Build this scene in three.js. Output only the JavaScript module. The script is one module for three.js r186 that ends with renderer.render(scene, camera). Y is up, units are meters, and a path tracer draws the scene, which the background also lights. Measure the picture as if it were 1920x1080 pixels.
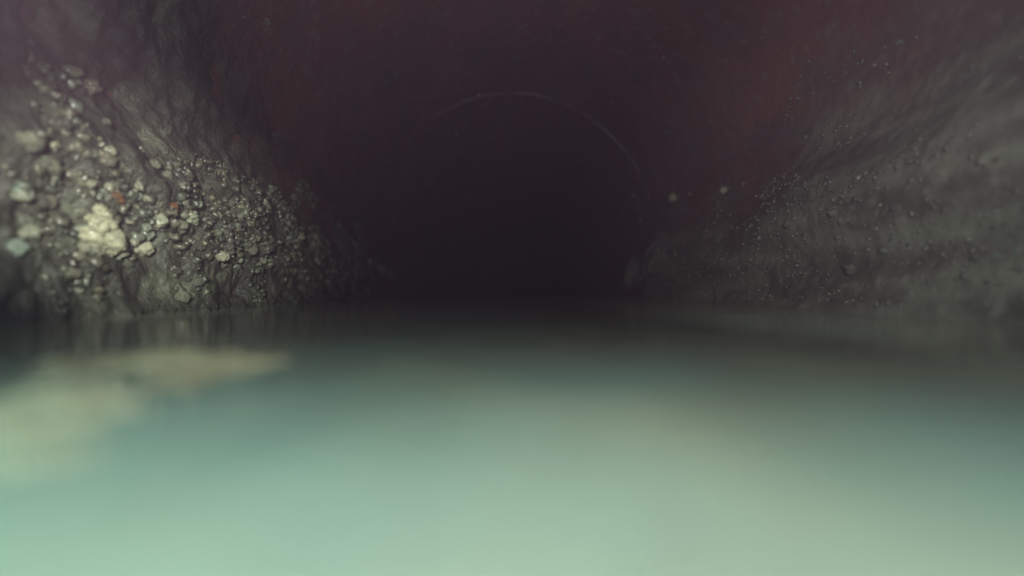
import * as THREE from 'three';
import { ImprovedNoise } from 'three/addons/math/ImprovedNoise.js';
import { mergeGeometries, mergeVertices } from 'three/addons/utils/BufferGeometryUtils.js';

// ------------------------------------------------------------------ camera, exposure
// A push camera lies in a 150 mm drain pipe, its lens 5 mm above the murky water.
const scene = new THREE.Scene();
scene.background = new THREE.Color(0x000000);
const EYE = 0.0048, F = 771;                       // lens height over the water; focal length in pixels of the 1080-high photograph
const camera = new THREE.PerspectiveCamera(2 * Math.atan(540 / F) * 180 / Math.PI, 16 / 9, 0.001, 10);
camera.position.set(0, EYE, 0);
camera.lookAt(0, EYE, -1);
camera.focus = 0.098;
camera.userData.fStop = 7.4;
scene.add(camera);
const renderer = new THREE.WebGLRenderer({ antialias: true });
renderer.toneMapping = THREE.LinearToneMapping;
renderer.toneMappingExposure = 1;
renderer.shadowMap.enabled = true;
scene.fog = new THREE.FogExp2(new THREE.Color().setRGB(0.85, 0.53, 0.76), 0.62);   // damp air in the pipe, its purple tint added to lift the blacks

// ------------------------------------------------------------------ lamps: the ring of LEDs round the lens, aims and tints invented per area
// [x, y, z of the LED], [x, y, z it points at] or null, candela, half cone in degrees, penumbra, colour
const LEDS = [
  [[0.000, EYE + 0.0090, 0.003], null, 0.00146, 0, 0, [1.0, 0.97, 0.89]],
  [[-0.0140, EYE + 0.0055, 0.003], null, 0.00105, 0, 0, [0.30, 1.0, 0.98]],
  [[0.0140, EYE + 0.0055, 0.003], null, 0.00032, 0, 0, [0.36, 1.0, 0.98]],
  [[-0.0140, EYE + 0.0180, 0.003], [-0.066, 0.0190, -0.076], 0.047, 16.5, 1, [0.95, 1.0, 0.82]],
  [[0.0140, EYE + 0.0185, 0.003], [0.068, 0.018, -0.104], 0.0122, 28, 1, [0.95, 1.0, 0.90]],
  [[-0.0080, EYE + 0.0180, 0.003], [-0.050, 0.105, -0.120], 0.0062, 60, 1, [1.0, 0.88, 0.88]],
  [[0.0080, EYE + 0.0180, 0.003], [0.030, 0.125, -0.120], 0.0042, 56, 1, [1.0, 0.84, 0.90]],
];

// ------------------------------------------------------------------ helpers
let seed = 20240227;
const rnd = () => { seed |= 0; seed = seed + 0x6D2B79F5 | 0; let t = Math.imul(seed ^ seed >>> 15, 1 | seed); t = t + Math.imul(t ^ t >>> 7, 61 | t) ^ t; return ((t ^ t >>> 14) >>> 0) / 4294967296; };
const rr = (a, b) => a + (b - a) * rnd();
const P = new ImprovedNoise();
const noise = (x, y, z) => P.noise(x + 31.7, y + 17.3, z + 5.9);
const fbm = (x, y, z, o = 4) => { let s = 0, a = 1, n = 0; for (let i = 0; i < o; i++) { s += a * noise(x, y, z); n += a; a *= 0.5; x = x * 2.03 + 7.1; y = y * 2.03 + 3.3; z = z * 2.03 + 1.7; } return s / n; };
const smooth = (a, b, x) => { const t = Math.min(1, Math.max(0, (x - a) / (b - a))); return t * t * (3 - 2 * t); };
const mix = (a, b, t) => a + (b - a) * t;
const mix3 = (a, b, t) => [mix(a[0], b[0], t), mix(a[1], b[1], t), mix(a[2], b[2], t)];
const used = {};
const numbered = (n) => { const k = used[n] = (used[n] ?? -1) + 1; return k ? `${n}_${String(k).padStart(3, '0')}` : n; };
function tag(o, label, category, group, kind) {
  if (label) o.userData.label = label;
  if (category) o.userData.category = category;
  if (group) o.userData.group = group;
  if (kind) o.userData.kind = kind;
  return o;
}
function mesh(name, geometry, material, parent = scene) {
  const m = new THREE.Mesh(geometry, material);
  m.name = parent === scene ? numbered(name) : name;
  m.castShadow = m.receiveShadow = true;
  parent.add(m);
  return m;
}
function thing(name, label, category, position = [0, 0, 0], group) {
  const g = new THREE.Group();
  g.name = numbered(name);
  g.position.set(...position);
  scene.add(g);
  return tag(g, label, category, group);
}
// a sheet over (u, v) in 0..1 with a point and a colour for each vertex
function sheet(nu, nv, at, colour) {
  const p = [], c = [], uv = [], idx = [];
  for (let j = 0; j <= nv; j++) for (let i = 0; i <= nu; i++) {
    const u = i / nu, v = j / nv, q = at(u, v);
    p.push(q[0], q[1], q[2]); uv.push(q[3], q[4]);
    if (colour) c.push(...colour(u, v, q));
  }
  for (let j = 0; j < nv; j++) for (let i = 0; i < nu; i++) {
    const a = j * (nu + 1) + i, b = a + 1, d = a + nu + 1, e = d + 1;
    idx.push(a, b, e, a, e, d);
  }
  const g = new THREE.BufferGeometry();
  g.setAttribute('position', new THREE.Float32BufferAttribute(p, 3));
  g.setAttribute('uv', new THREE.Float32BufferAttribute(uv, 2));
  if (colour) g.setAttribute('color', new THREE.Float32BufferAttribute(c, 3));
  g.setIndex(idx);
  g.computeVertexNormals();
  return g;
}
// a tiling grey texture of grain: octaves of value noise on lattices that wrap
function grain(n, first, octaves, contrast) {
  const sum = new Float32Array(n * n);
  let amp = 1, norm = 0;
  for (let o = 0, p = first; o < octaves; o++, p *= 2, amp *= 0.62) {
    const lat = Float32Array.from({ length: p * p }, () => rnd() * 2 - 1);
    const ease = (t) => t * t * t * (t * (t * 6 - 15) + 10);
    for (let j = 0; j < n; j++) for (let i = 0; i < n; i++) {
      const x = i / n * p, y = j / n * p, x0 = Math.floor(x), y0 = Math.floor(y), u = ease(x - x0), v = ease(y - y0), x1 = (x0 + 1) % p, y1 = (y0 + 1) % p;
      sum[j * n + i] += amp * mix(mix(lat[y0 * p + x0], lat[y0 * p + x1], u), mix(lat[y1 * p + x0], lat[y1 * p + x1], u), v);
    }
    norm += amp;
  }
  const d = new Uint8Array(n * n * 4);
  sum.forEach((s, k) => { d[k * 4] = d[k * 4 + 1] = d[k * 4 + 2] = Math.max(0, Math.min(255, 128 + 255 * contrast * s / norm)); d[k * 4 + 3] = 255; });
  const t = new THREE.DataTexture(d, n, n);
  t.wrapS = t.wrapT = THREE.RepeatWrapping;
  t.magFilter = THREE.LinearFilter;
  t.needsUpdate = true;
  return t;
}
const grainTex = grain(512, 12, 5, 0.9);
const at = (t, s) => { const c = t.clone(); c.repeat.set(s, s); c.needsUpdate = true; return c; };

// ------------------------------------------------------------------ materials
const M = {
  pipe: new THREE.MeshPhysicalMaterial({ vertexColors: true, roughness: 0.75, bumpMap: at(grainTex, 18), bumpScale: 0.00015 }),
  crust: new THREE.MeshPhysicalMaterial({ vertexColors: true, roughness: 0.55, bumpMap: at(grainTex, 45), bumpScale: 0.0005 }),
  slime: new THREE.MeshPhysicalMaterial({ vertexColors: true, roughness: 0.5, bumpMap: at(grainTex, 30), bumpScale: 0.0002 }),
  water: new THREE.MeshPhysicalMaterial({ vertexColors: true, roughness: 0.12, ior: 1.33 }),
  housing: new THREE.MeshStandardMaterial({ color: 0x2a2a2c, roughness: 0.5, metalness: 0.6 }),
};
const grainFine = at(grainTex, 3);
const stone = (r, g, b, rough = 0.42) => new THREE.MeshPhysicalMaterial({ color: new THREE.Color().setRGB(r, g, b), roughness: rough, clearcoat: 0.7, clearcoatRoughness: 0.12, bumpMap: grainFine, bumpScale: 0.0002 });
const NOD = {
  pale: [stone(0.40, 0.42, 0.31), stone(0.46, 0.46, 0.35), stone(0.36, 0.40, 0.32)],
  mid: [stone(0.22, 0.23, 0.17), stone(0.27, 0.27, 0.20), stone(0.18, 0.19, 0.15), stone(0.24, 0.22, 0.17)],
  dark: [stone(0.10, 0.09, 0.075), stone(0.12, 0.115, 0.095), stone(0.085, 0.075, 0.07)],
  orange: [stone(0.30, 0.13, 0.055), stone(0.27, 0.15, 0.08)],
  cream: [stone(0.56, 0.53, 0.38), stone(0.50, 0.49, 0.36)],
  teal: [stone(0.38, 0.46, 0.39, 0.14)],  // teal tint stands in for the wet glint
  grey: [stone(0.23, 0.23, 0.20), stone(0.27, 0.265, 0.23), stone(0.20, 0.195, 0.175)],
};
const pick = (a) => a[Math.floor(rnd() * a.length)];

// ------------------------------------------------------------------ the pipe
const R = 0.075, CY = 0.0328, JOINT = -0.216;
const wallNoise = (a, z) => 0.0009 * fbm(Math.cos(a) * 5, Math.sin(a) * 5, z * 60, 4) + 0.0011 * noise(Math.cos(a) * 1.6, Math.sin(a) * 1.6, z * 22);
// colours of the clay: brick red, brown, and grey-green slime patches
function wallColour(a, z) {
  const x = Math.cos(a), y = Math.sin(a);
  const n1 = fbm(x * 3.1, y * 3.1, z * 34, 4), n2 = fbm(x * 6 + 9, y * 6, z * 50, 3), n3 = noise(x * 40, y * 40, z * 500);
  let c = mix3([0.130, 0.053, 0.047], [0.170, 0.066, 0.052], smooth(-0.2, 0.35, n1));
  c = mix3(c, [0.095, 0.066, 0.066], smooth(0.0, 0.35, n2));
  c = mix3(c, [0.19, 0.18, 0.16], 0.5 * smooth(0.25, 0.6, n3));
  return c;
}
// a section of pipe: bore, two end faces, outer skin, in one closed tube
function pipeGeometry(z0, z1, r, cy, nz, cx = 0) {
  const na = 260, T = 0.009, L = z0 - z1;
  const bore = sheet(na, nz, (u, v) => {
    const a = u * Math.PI * 2 - Math.PI / 2, z = z0 - L * v, q = r + wallNoise(a, z);
    return [cx + Math.cos(a) * q, cy + Math.sin(a) * q, z, u * 0.47, z];
  }, (u, v) => wallColour(u * Math.PI * 2 - Math.PI / 2, z0 - L * v));
  const rim = (z, flip) => sheet(na, 3, (u, v) => {
    const a = u * Math.PI * 2 - Math.PI / 2, q = mix(r + wallNoise(a, z), r + T, flip ? 1 - v : v);
    return [cx + Math.cos(a) * q, cy + Math.sin(a) * q, z, u * 0.47, v * T];
  }, (u) => { const a = u * 6.283, k = fbm(Math.cos(a) * 6, Math.sin(a) * 6, z * 9, 3); return mix3([0.11, 0.075, 0.06], [0.26, 0.24, 0.19], smooth(-0.25, 0.3, k)); });
  const skin = sheet(64, 2, (u, v) => {
    const a = -u * Math.PI * 2 - Math.PI / 2, z = z0 - L * v;
    return [cx + Math.cos(a) * (r + T), cy + Math.sin(a) * (r + T), z, u * 0.5, z];
  }, () => [0.2, 0.1, 0.07]);
  return mergeGeometries([bore, rim(z0, true), rim(z1, false), skin]);
}
const nearPipe = thing('drain_pipe', 'dark reddish-brown clay drain pipe section around the water, crusted along both sides', 'drain pipe', [0, 0, 0]);
mesh('pipe_wall', pipeGeometry(0.12, JOINT - 0.0008, R, CY, 330), M.pipe, nearPipe);
const farPipe = thing('drain_pipe', 'unlit farther drain pipe section beyond the faint arched joint, fading to black', 'drain pipe', [0, 0, 0]);
mesh('pipe_wall', pipeGeometry(JOINT - 0.001, -1.3, R + 0.0006, CY - 0.0016, 300, -0.0004), M.pipe, farPipe);

// ------------------------------------------------------------------ the water
const water = mesh('water', sheet(200, 420, (u, v) => {
  const x = -0.0755 + 0.151 * u, z = v < 0.6 ? 0.06 - 0.30 * (v / 0.6) : -0.24 - 1.0 * Math.pow((v - 0.6) / 0.4, 2) - 0.05 * (v - 0.6) / 0.4;
  const y = 0.00022 * fbm(x * 28, 3.1, z * 34, 3);
  return [x, y, z, x, z];
}, (u, v, q) => {
  const n = fbm(q[0] * 60, 8.2, q[2] * 60, 3), m = fbm(q[0] * 160 + 4, 2.2, q[2] * 160, 3), k = smooth(-0.05, 0.4, fbm(q[0] * 36 + 11, 1, q[2] * 36, 2));
  let c = mix3([0.232, 0.30, 0.250], [0.290, 0.308, 0.232], smooth(-0.35, 0.35, n));
  c = mix3(c, [0.285, 0.285, 0.21], 0.7 * k);
  return c.map((w) => w * (1 + 0.3 * m));
}), M.water);
tag(water, 'cloudy pale green water filling the bottom of the pipe', null, null, 'structure');

// ------------------------------------------------------------------ crust along both sides
// angle a is measured up from the horizontal through the pipe's axis; side -1 left, +1 right
const topLeft = (z) => mix(1.0, 0.02, smooth(0.045, 0.17, -z)) + 0.12 * noise(z * 60, 4, 1);
const topRight = (z) => 0.09 + 0.36 * smooth(0.15, 0.06, -z) + 0.10 * noise(z * 40, 9, 2) + 0.10 * smooth(0.15, 0.21, -z);
const LOW = -0.72;                                // below the waterline
function thickLeft(a, z) {
  const e = smooth(topLeft(z) + 0.10, topLeft(z) - 0.7, a);
  const ends = smooth(JOINT + 0.0025, JOINT + 0.012, z);
  const big = noise(a * 5, z * 75, 3), lump = fbm(a * 18, z * 240, 7, 3);
  return -0.0006 + ends * (e * (0.0016 + 0.0056 * Math.exp(-(((a + 0.14) / 0.17) ** 2)) + 0.0026 * big + 0.0026 * lump) + 0.0006);
}
function thickRight(a, z) {
  const e = smooth(topRight(z) + 0.11, topRight(z) - 0.42, a);
  const ends = smooth(JOINT + 0.0025, JOINT + 0.010, z);
  const ridge = noise(a * 9 + z * 8, z * 30, 13), lump = fbm(a * 26, z * 170, 17, 4);
  return -0.0006 + ends * (e * (0.0012 + 0.0066 * Math.exp(-(((a + 0.14 + 0.06 * noise(z * 25, 3, 8)) / 0.17) ** 2)) + 0.0010 * ridge + 0.0009 * lump) + 0.0006);
}
const onWall = (side, a, z, inwards) => { const q = R - inwards; return [side * Math.cos(a) * q, CY + Math.sin(a) * q, z]; };
function crustGeometry(side, thick, top, colour, nz, na) {
  const spread = (a, z) => smooth(top(z) + 0.10, top(z) - 0.42, a + 0.22 * fbm(a * 9, z * 90, side * 3, 4));   // where the crust thins out and the clay shows between its patches
  return sheet(nz, na, (u, v) => {
    const z = 0.03 + (JOINT + 0.002 - 0.03) * u, a = mix(LOW, top(z) + 0.12, side < 0 ? v : 1 - v);
    return [...onWall(side, a, z, thick(a, z)), z, a * R];
  }, (u, v, q) => { const a = Math.atan2(q[1] - CY, Math.abs(q[0])); return mix3(wallColour(side < 0 ? Math.PI - a : a, q[2]), colour(q), spread(a, q[2])); });
}
// the point of a bank that shows at a pixel of the photograph: angle, distance along the pipe, metres to a pixel
function seenAt(px, py, thick) {
  const kx = (px - 950) / F, ky = (540 - py) / F, side = Math.sign(kx);
  let t = 0.003, a = 0, d = 0;
  for (let i = 0; i < 8; i++) {
    const q = R - t, A = kx * kx + ky * ky, B = 2 * ky * (EYE - CY), C = (EYE - CY) ** 2 - q * q;
    d = (-B + Math.sqrt(B * B - 4 * A * C)) / (2 * A);
    a = Math.asin(Math.max(-1, Math.min(1, (EYE + ky * d - CY) / q)));
    t = thick(a, -d);
  }
  return { side, a, z: -d, pixel: d / F };
}
// lumps: four uneven shapes shared by all
const LUMPS = [0, 1, 2, 3, 4, 5].map((k) => {
  const g = mergeVertices(new THREE.IcosahedronGeometry(1, 5).deleteAttribute('normal').deleteAttribute('uv')), p = g.attributes.position, uv = [];
  for (let i = 0; i < p.count; i++) {
    const x = p.getX(i), y = p.getY(i), z = p.getZ(i), s = 0.90 + 0.36 * noise(x * 1.3 + k * 9, y * 1.3, z * 1.3) - 0.30 * Math.abs(noise(x * 2.3, y * 2.3 + k * 5, z * 2.3)) + 0.22 * noise(x * 4.7 + k, y * 4.7, z * 4.7) + 0.10 * noise(x * 9, y * 9 + k, z * 9);
    p.setXYZ(i, x * s, y * s * 0.85, z * s);
    uv.push(Math.atan2(z, x) / 6.283, y * 0.5);
  }
  g.setAttribute('uv', new THREE.Float32BufferAttribute(uv, 2));
  g.computeVertexNormals();
  return g;
});
const SMALL = [0, 1, 2].map((k) => {
  const g = mergeVertices(new THREE.IcosahedronGeometry(1, 1).deleteAttribute('normal').deleteAttribute('uv')), p = g.attributes.position;
  for (let i = 0; i < p.count; i++) { const s = 1 + 0.9 * noise(p.getX(i) * 1.7 + k * 9, p.getY(i) * 1.7, p.getZ(i) * 1.7); p.setXYZ(i, p.getX(i) * s, p.getY(i) * s, p.getZ(i) * s); }
  g.computeVertexNormals();
  return g;
});
const turned = new THREE.Object3D();
function put(o, side, a, z, size, thick, sink = 0.35, squash = 1) {
  o.position.set(...onWall(side, a, z, thick(a, z) + size * sink));
  o.rotation.set(rr(0, 6.28), rr(0, 6.28), rr(0, 6.28));
  o.scale.set(size * rr(0.75, 1.15), size * rr(0.8, 1.45) * squash, size * rr(0.75, 1.15));
  return o;
}
function nodule(parent, side, a, z, size, thick, kind, sink, name = 'nodule') {
  const m = mesh(name, pick(LUMPS), pick(NOD[kind]), parent);
  put(m, side, a, z, size, thick, sink);
  if (kind === 'orange') m.userData.label = 'rusty orange nodule';
  if (kind === 'cream') m.userData.label = 'pale cream nodule';
  if (kind === 'teal') m.userData.label = 'wet nodule with a teal glint painted into its colour';
  return m;
}
function granules(parent, side, count, place, sizes, thick, tone) {
  const parts = [];
  for (let i = 0; i < count; i++) {
    const [a, z] = place(), g = pick(SMALL).clone(), s = sizes(a, z);
    put(turned, side, a, z, s, thick, 0.3); turned.updateMatrix();
    g.applyMatrix4(turned.matrix);
    const c = tone(), n = g.attributes.position.count, col = new Float32Array(n * 3);
    for (let k = 0; k < n; k++) col.set(c, k * 3);
    g.setAttribute('color', new THREE.BufferAttribute(col, 3));
    parts.push(g);
  }
  return tag(mesh('granules', mergeGeometries(parts), grainy, parent), null, null, null, 'stuff');
}
const grainy = new THREE.MeshPhysicalMaterial({ vertexColors: true, roughness: 0.45, clearcoat: 0.4, clearcoatRoughness: 0.2 });

// left: knobbly mineral crust
const left = thing('mineral_crust', 'knobbly grey-green mineral crust of wet nodules along the left side of the pipe', 'mineral crust');
mesh('crust', crustGeometry(-1, thickLeft, topLeft, (q) => {
  const n = fbm(q[1] * 120, q[2] * 120, 2, 3);
  return mix3([0.046, 0.045, 0.038], [0.095, 0.100, 0.074], smooth(-0.1, 0.4, n));
}, 420, 110), M.crust, left);
for (const [x, y, r, kind] of [
  [165, 425, 27, 'cream'], [148, 446, 20, 'cream'], [183, 452, 22, 'cream'], [138, 434, 15, 'pale'], [172, 400, 17, 'cream'], [190, 474, 12, 'cream'], [158, 470, 12, 'pale'], [142, 464, 11, 'pale'],
  [245, 466, 19, 'cream'], [232, 455, 12, 'pale'], [257, 440, 12, 'pale'], [260, 428, 9, 'pale'], [281, 415, 15, 'pale'], [287, 424, 9, 'pale'], [338, 407, 14, 'pale'], [350, 416, 9, 'pale'], [366, 458, 8, 'cream'], [346, 454, 6, 'pale'],
  [402, 482, 10, 'pale'], [405, 498, 7, 'mid'], [425, 500, 7, 'pale'], [437, 488, 8, 'pale'], [324, 425, 13, 'mid'], [310, 420, 12, 'mid'], [205, 368, 10, 'orange'], [214, 377, 7, 'orange'], [190, 352, 9, 'cream'], [312, 387, 8, 'orange'],
  [198, 396, 9, 'teal'], [24, 370, 13, 'pale'], [20, 358, 8, 'teal'], [14, 468, 18, 'teal'], [40, 437, 17, 'pale'], [30, 440, 12, 'pale'], [190, 285, 11, 'pale'], [184, 298, 13, 'mid'], [35, 265, 19, 'mid'], [246, 350, 9, 'pale'], [260, 366, 9, 'pale'],
  [283, 370, 8, 'pale'], [300, 327, 8, 'mid'], [275, 308, 9, 'mid'], [375, 350, 9, 'mid'], [451, 438, 4, 'orange'], [460, 470, 9, 'mid'], [480, 490, 6, 'pale'], [118, 515, 12, 'mid'], [325, 560, 15, 'mid'], [185, 228, 8, 'mid'], [60, 310, 13, 'mid'],
  [85, 320, 12, 'mid'], [140, 325, 11, 'mid'], [155, 345, 9, 'pale'], [225, 320, 10, 'mid'], [330, 340, 10, 'mid'], [215, 475, 10, 'pale'], [75, 380, 13, 'mid'], [100, 410, 12, 'dark'], [80, 430, 12, 'dark'], [388, 440, 9, 'mid'], [398, 405, 7, 'mid'],
  [420, 380, 7, 'mid'], [440, 405, 6, 'mid'], [470, 448, 6, 'mid'], [500, 462, 5, 'mid'], [528, 445, 3, 'pale'], [588, 493, 4, 'pale'], [700, 505, 9, 'mid'], [715, 515, 10, 'mid'], [690, 495, 7, 'mid'], [655, 478, 4, 'pale'], [532, 437, 4, 'mid'],
]) {
  const s = seenAt(x, y, thickLeft);
  nodule(left, s.side, s.a, s.z, r * s.pixel * 1.05, thickLeft, kind, 0.55);
}
const leftPlace = () => { for (;;) { const z = -rr(0.03, 0.205), a = rr(-0.45, topLeft(z) + 0.05); if (noise(a * 7, z * 90, 21) * 1.9 + rr(-0.5, 0.35) - 1.1 * smooth(-0.12, 0.2, a) - 0.5 * smooth(-0.28, -0.40, a) > 0) return [a, z]; } };
for (let i = 0; i < 190; i++) {
  const [a, z] = leftPlace();
  nodule(left, -1, a, z, 0.0006 + 0.001 * Math.pow(rnd(), 1.5), thickLeft, rnd() < 0.45 ? 'mid' : rnd() < 0.9 ? 'dark' : 'pale', rr(0.1, 0.5));
}
granules(left, -1, 3400, leftPlace, (a) => (0.00025 + 0.0007 * Math.pow(rnd(), 1.7)) * mix(1, 0.6, smooth(0.1, 0.5, a)), thickLeft, () => { const k = rr(0.25, 1), w = rr(-0.1, 0.1); return [0.14 * k * (1 + w), 0.142 * k, 0.108 * k * (1 - w)]; });

// right: smoother slime bank with small specks, ragged at the joint
const right = thing('slime_bank', 'smooth grey slime bank with fine specks along the right side of the pipe', 'slime bank');
mesh('crust', crustGeometry(1, thickRight, topRight, (q) => {
  const n = fbm(q[1] * 190, q[2] * 32, 2, 4), k = noise(q[1] * 700, q[2] * 420, 5);
  return mix3(mix3([0.100, 0.094, 0.084], [0.185, 0.182, 0.152], smooth(-0.25, 0.3, n)), [0.26, 0.25, 0.22], 0.5 * smooth(0.2, 0.6, k));
}, 420, 90), M.slime, right);
for (const [x, y, r, kind] of [
  [1255, 370, 8, 'cream'], [1263, 369, 4, 'mid'], [1350, 356, 8, 'cream'], [1285, 363, 3, 'pale'], [1180, 365, 4, 'cream'], [1175, 369, 2, 'cream'], [1215, 390, 3, 'pale'], [1194, 412, 4, 'pale'], [1194, 422, 3, 'mid'], [1470, 420, 8, 'grey'], [1555, 400, 8, 'grey'],
  [1374, 428, 3, 'pale'], [1590, 507, 13, 'grey'], [1860, 480, 5, 'teal'], [1898, 470, 6, 'teal'], [1870, 482, 5, 'teal'], [1716, 433, 4, 'pale'], [1258, 477, 3, 'pale'], [1415, 446, 4, 'pale'], [1310, 478, 3, 'mid'], [1670, 390, 8, 'grey'], [1725, 484, 6, 'grey'],
  [1820, 484, 8, 'grey'], [1650, 470, 9, 'grey'], [1460, 330, 5, 'grey'], [1385, 345, 4, 'grey'], [1240, 480, 5, 'mid'], [1205, 470, 4, 'mid'],
]) {
  const s = seenAt(x, y, thickRight);
  nodule(right, s.side, s.a, s.z, r * s.pixel, thickRight, kind, 0.4);
}
const rightPlace = () => { for (;;) { const z = -rr(0.03, 0.212), a = rr(-0.44, topRight(z) + 0.03); if (noise(a * 11, z * 60, 41) + rr(-0.3, 0.5) - 0.5 * smooth(-0.15, 0.12, a) > 0) return [a, z]; } };
granules(right, 1, 2600, rightPlace, () => 0.00012 + 0.0003 * Math.pow(rnd(), 2), thickRight, () => { const k = rr(0.7, 1.15); return [0.145 * k, 0.14 * k, 0.12 * k]; });
// rags of root hair that hang from the bank's end at the joint
const hair = [stone(0.30, 0.29, 0.25), stone(0.22, 0.21, 0.18), stone(0.42, 0.43, 0.38, 0.3)];
function strand(parent, x, y, z, dx, dy, r, mat) {
  const c = new THREE.CatmullRomCurve3([0, 0.33, 0.66, 1].map((t) => new THREE.Vector3(x + dx * t + rr(-0.0005, 0.0005), y + dy * t, z + rr(-0.0008, 0.0008))));
  return mesh('strand', new THREE.TubeGeometry(c, 8, r, 5), mat, parent);
}
const px2 = (x, y, d) => [(x - 950) / F * d, EYE + (540 - y) / F * d, -d];
for (let i = 0; i < 46; i++) {
  const k = rnd() < 0.5, q = k ? px2(rr(1172, 1204), rr(478, 512), rr(0.200, 0.210)) : px2(rr(1212, 1266), rr(448, 486), rr(0.176, 0.184));
  strand(right, q[0], q[1], q[2], -rr(0.001, 0.005), -rr(0.004, 0.011), rr(0.00009, 0.00022), pick(hair));
}

// ------------------------------------------------------------------ tan mounds added on the water for the left crust's reflection
const reflectionMat = new THREE.MeshPhysicalMaterial({ vertexColors: true, roughness: 0.45, bumpMap: at(grainTex, 40), bumpScale: 0.0003 });
function tan_reflection(label, px, py, w, d, h) {
  const depth = EYE * F / (py - 540), x = (px - 950) / F * depth, t = thing('reflection_mound', label, 'tan_reflection', [x, 0, -depth], 'tan mounds standing for the crust reflection at the left of the water');
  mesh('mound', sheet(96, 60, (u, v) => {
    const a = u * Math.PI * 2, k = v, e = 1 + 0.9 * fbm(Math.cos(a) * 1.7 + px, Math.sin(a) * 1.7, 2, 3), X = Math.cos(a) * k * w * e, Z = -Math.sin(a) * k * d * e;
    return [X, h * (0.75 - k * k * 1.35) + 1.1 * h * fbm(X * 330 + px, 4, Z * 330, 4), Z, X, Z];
  }, (u, v, q) => mix3([0.50, 0.38, 0.24], [0.39, 0.33, 0.22], smooth(-0.2, 0.3, fbm(q[0] * 150, px, q[2] * 150, 3)))), reflectionMat, t);
}
tan_reflection('broad tan mound standing for the crust reflection at the lower left, nearest the lens', 110, 768, 0.0036, 0.0036, 0.0010);
tan_reflection('faint tan mound standing for the crust reflection at the left edge, below the broad mound', 30, 850, 0.0026, 0.0016, 0.0005);
tan_reflection('brown streak standing for the reflection under the nodule crust, left of centre', 400, 690, 0.0036, 0.0052, 0.0008);
tan_reflection('greyish streak standing for the reflection between the broad mound and the crust', 230, 680, 0.0060, 0.0050, 0.0009);

// ------------------------------------------------------------------ flecks on the water, some standing for glints and a lens droplet
const fleckMats = [stone(0.75, 0.80, 0.72, 0.3), stone(0.62, 0.70, 0.62, 0.3), stone(0.46, 0.58, 0.54, 0.3)];
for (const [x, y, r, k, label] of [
  [202, 791, 9, 0, 'tiny white fleck standing for a glint on the edge of the broad tan mound'], [243, 717, 9, 0, 'white fleck standing for twin glints above the broad mound'], [365, 703, 5, 1, 'pale fleck beside the brown streak'],
  [333, 760, 8, 0, 'small fleck in green water right of the broad mound'], [448, 708, 4, 1, 'fleck at the right end of the brown streak'], [778, 771, 30, 2, 'soft teal round fleck standing for a droplet on the lens, alone in the middle of the water'],
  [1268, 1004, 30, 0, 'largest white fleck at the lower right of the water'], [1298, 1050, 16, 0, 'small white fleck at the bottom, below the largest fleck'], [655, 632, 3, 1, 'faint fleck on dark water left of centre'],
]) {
  const d = EYE * F / (y - 540), s = r * d / F, o = tag(mesh('fleck_and_glint', pick(LUMPS), fleckMats[k]), label, 'fleck', 'flecks afloat on the water');
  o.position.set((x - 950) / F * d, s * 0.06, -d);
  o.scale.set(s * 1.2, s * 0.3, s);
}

// ------------------------------------------------------------------ mineral streak on the roof and specks of lime
const specks = thing('lime_specks', 'tiny pale lime specks stuck on the reddish roof of the pipe', 'lime specks');
const zero = () => 0;
for (const [x, y, r] of [[888, 177, 3], [845, 247, 3.5], [1235, 106, 3.5], [1577, 277, 4], [1487, 278, 3], [283, 34, 3], [1293, 215, 2], [545, 170, 2], [1020, 60, 2], [700, 130, 2], [1740, 190, 4], [1820, 240, 5], [1420, 70, 2.5]]) {
  const s = seenAt(x, y, zero);
  const m = mesh('speck', pick(LUMPS), pick(NOD.pale), specks);
  put(m, s.side || 1, s.a, s.z, r * Math.max(0.05, -s.z) / F, zero, 0.3);
}

// ------------------------------------------------------------------ the camera head that carries the lamps, behind the lens
const head = thing('camera_head', 'round inspection camera head with a ring of lights of invented tint and aim, around the lens', 'camera', [0, EYE, 0]);
mesh('housing', new THREE.LatheGeometry([[0.004, 0.006], [0.012, 0.0045], [0.024, 0.0045], [0.026, 0.007], [0.026, 0.05], [0.002, 0.055]].map(([r, z]) => new THREE.Vector2(r, z)), 64).rotateX(Math.PI / 2), M.housing, head);
for (const [p, to, candela, cone, soft, c] of LEDS) {
  const colour = new THREE.Color().setRGB(...c);
  const led = mesh('led', new THREE.SphereGeometry(0.0016, 20, 12), new THREE.MeshStandardMaterial({ color: 0x111111, emissive: colour, emissiveIntensity: 4 }), head);
  led.position.set(p[0], p[1] - EYE, p[2]);
  led.castShadow = false;
  const l = to ? new THREE.SpotLight(colour, candela, 0, cone * Math.PI / 180, soft, 2) : new THREE.PointLight(colour, candela, 0, 2);
  l.position.set(...p);
  if (to) { l.target.position.set(...to); scene.add(l.target); }
  l.castShadow = true; l.shadow.radius = 0.07; l.shadow.camera.near = 0.0005; l.shadow.camera.far = 3;
  scene.add(l);
}
renderer.render(scene, camera);
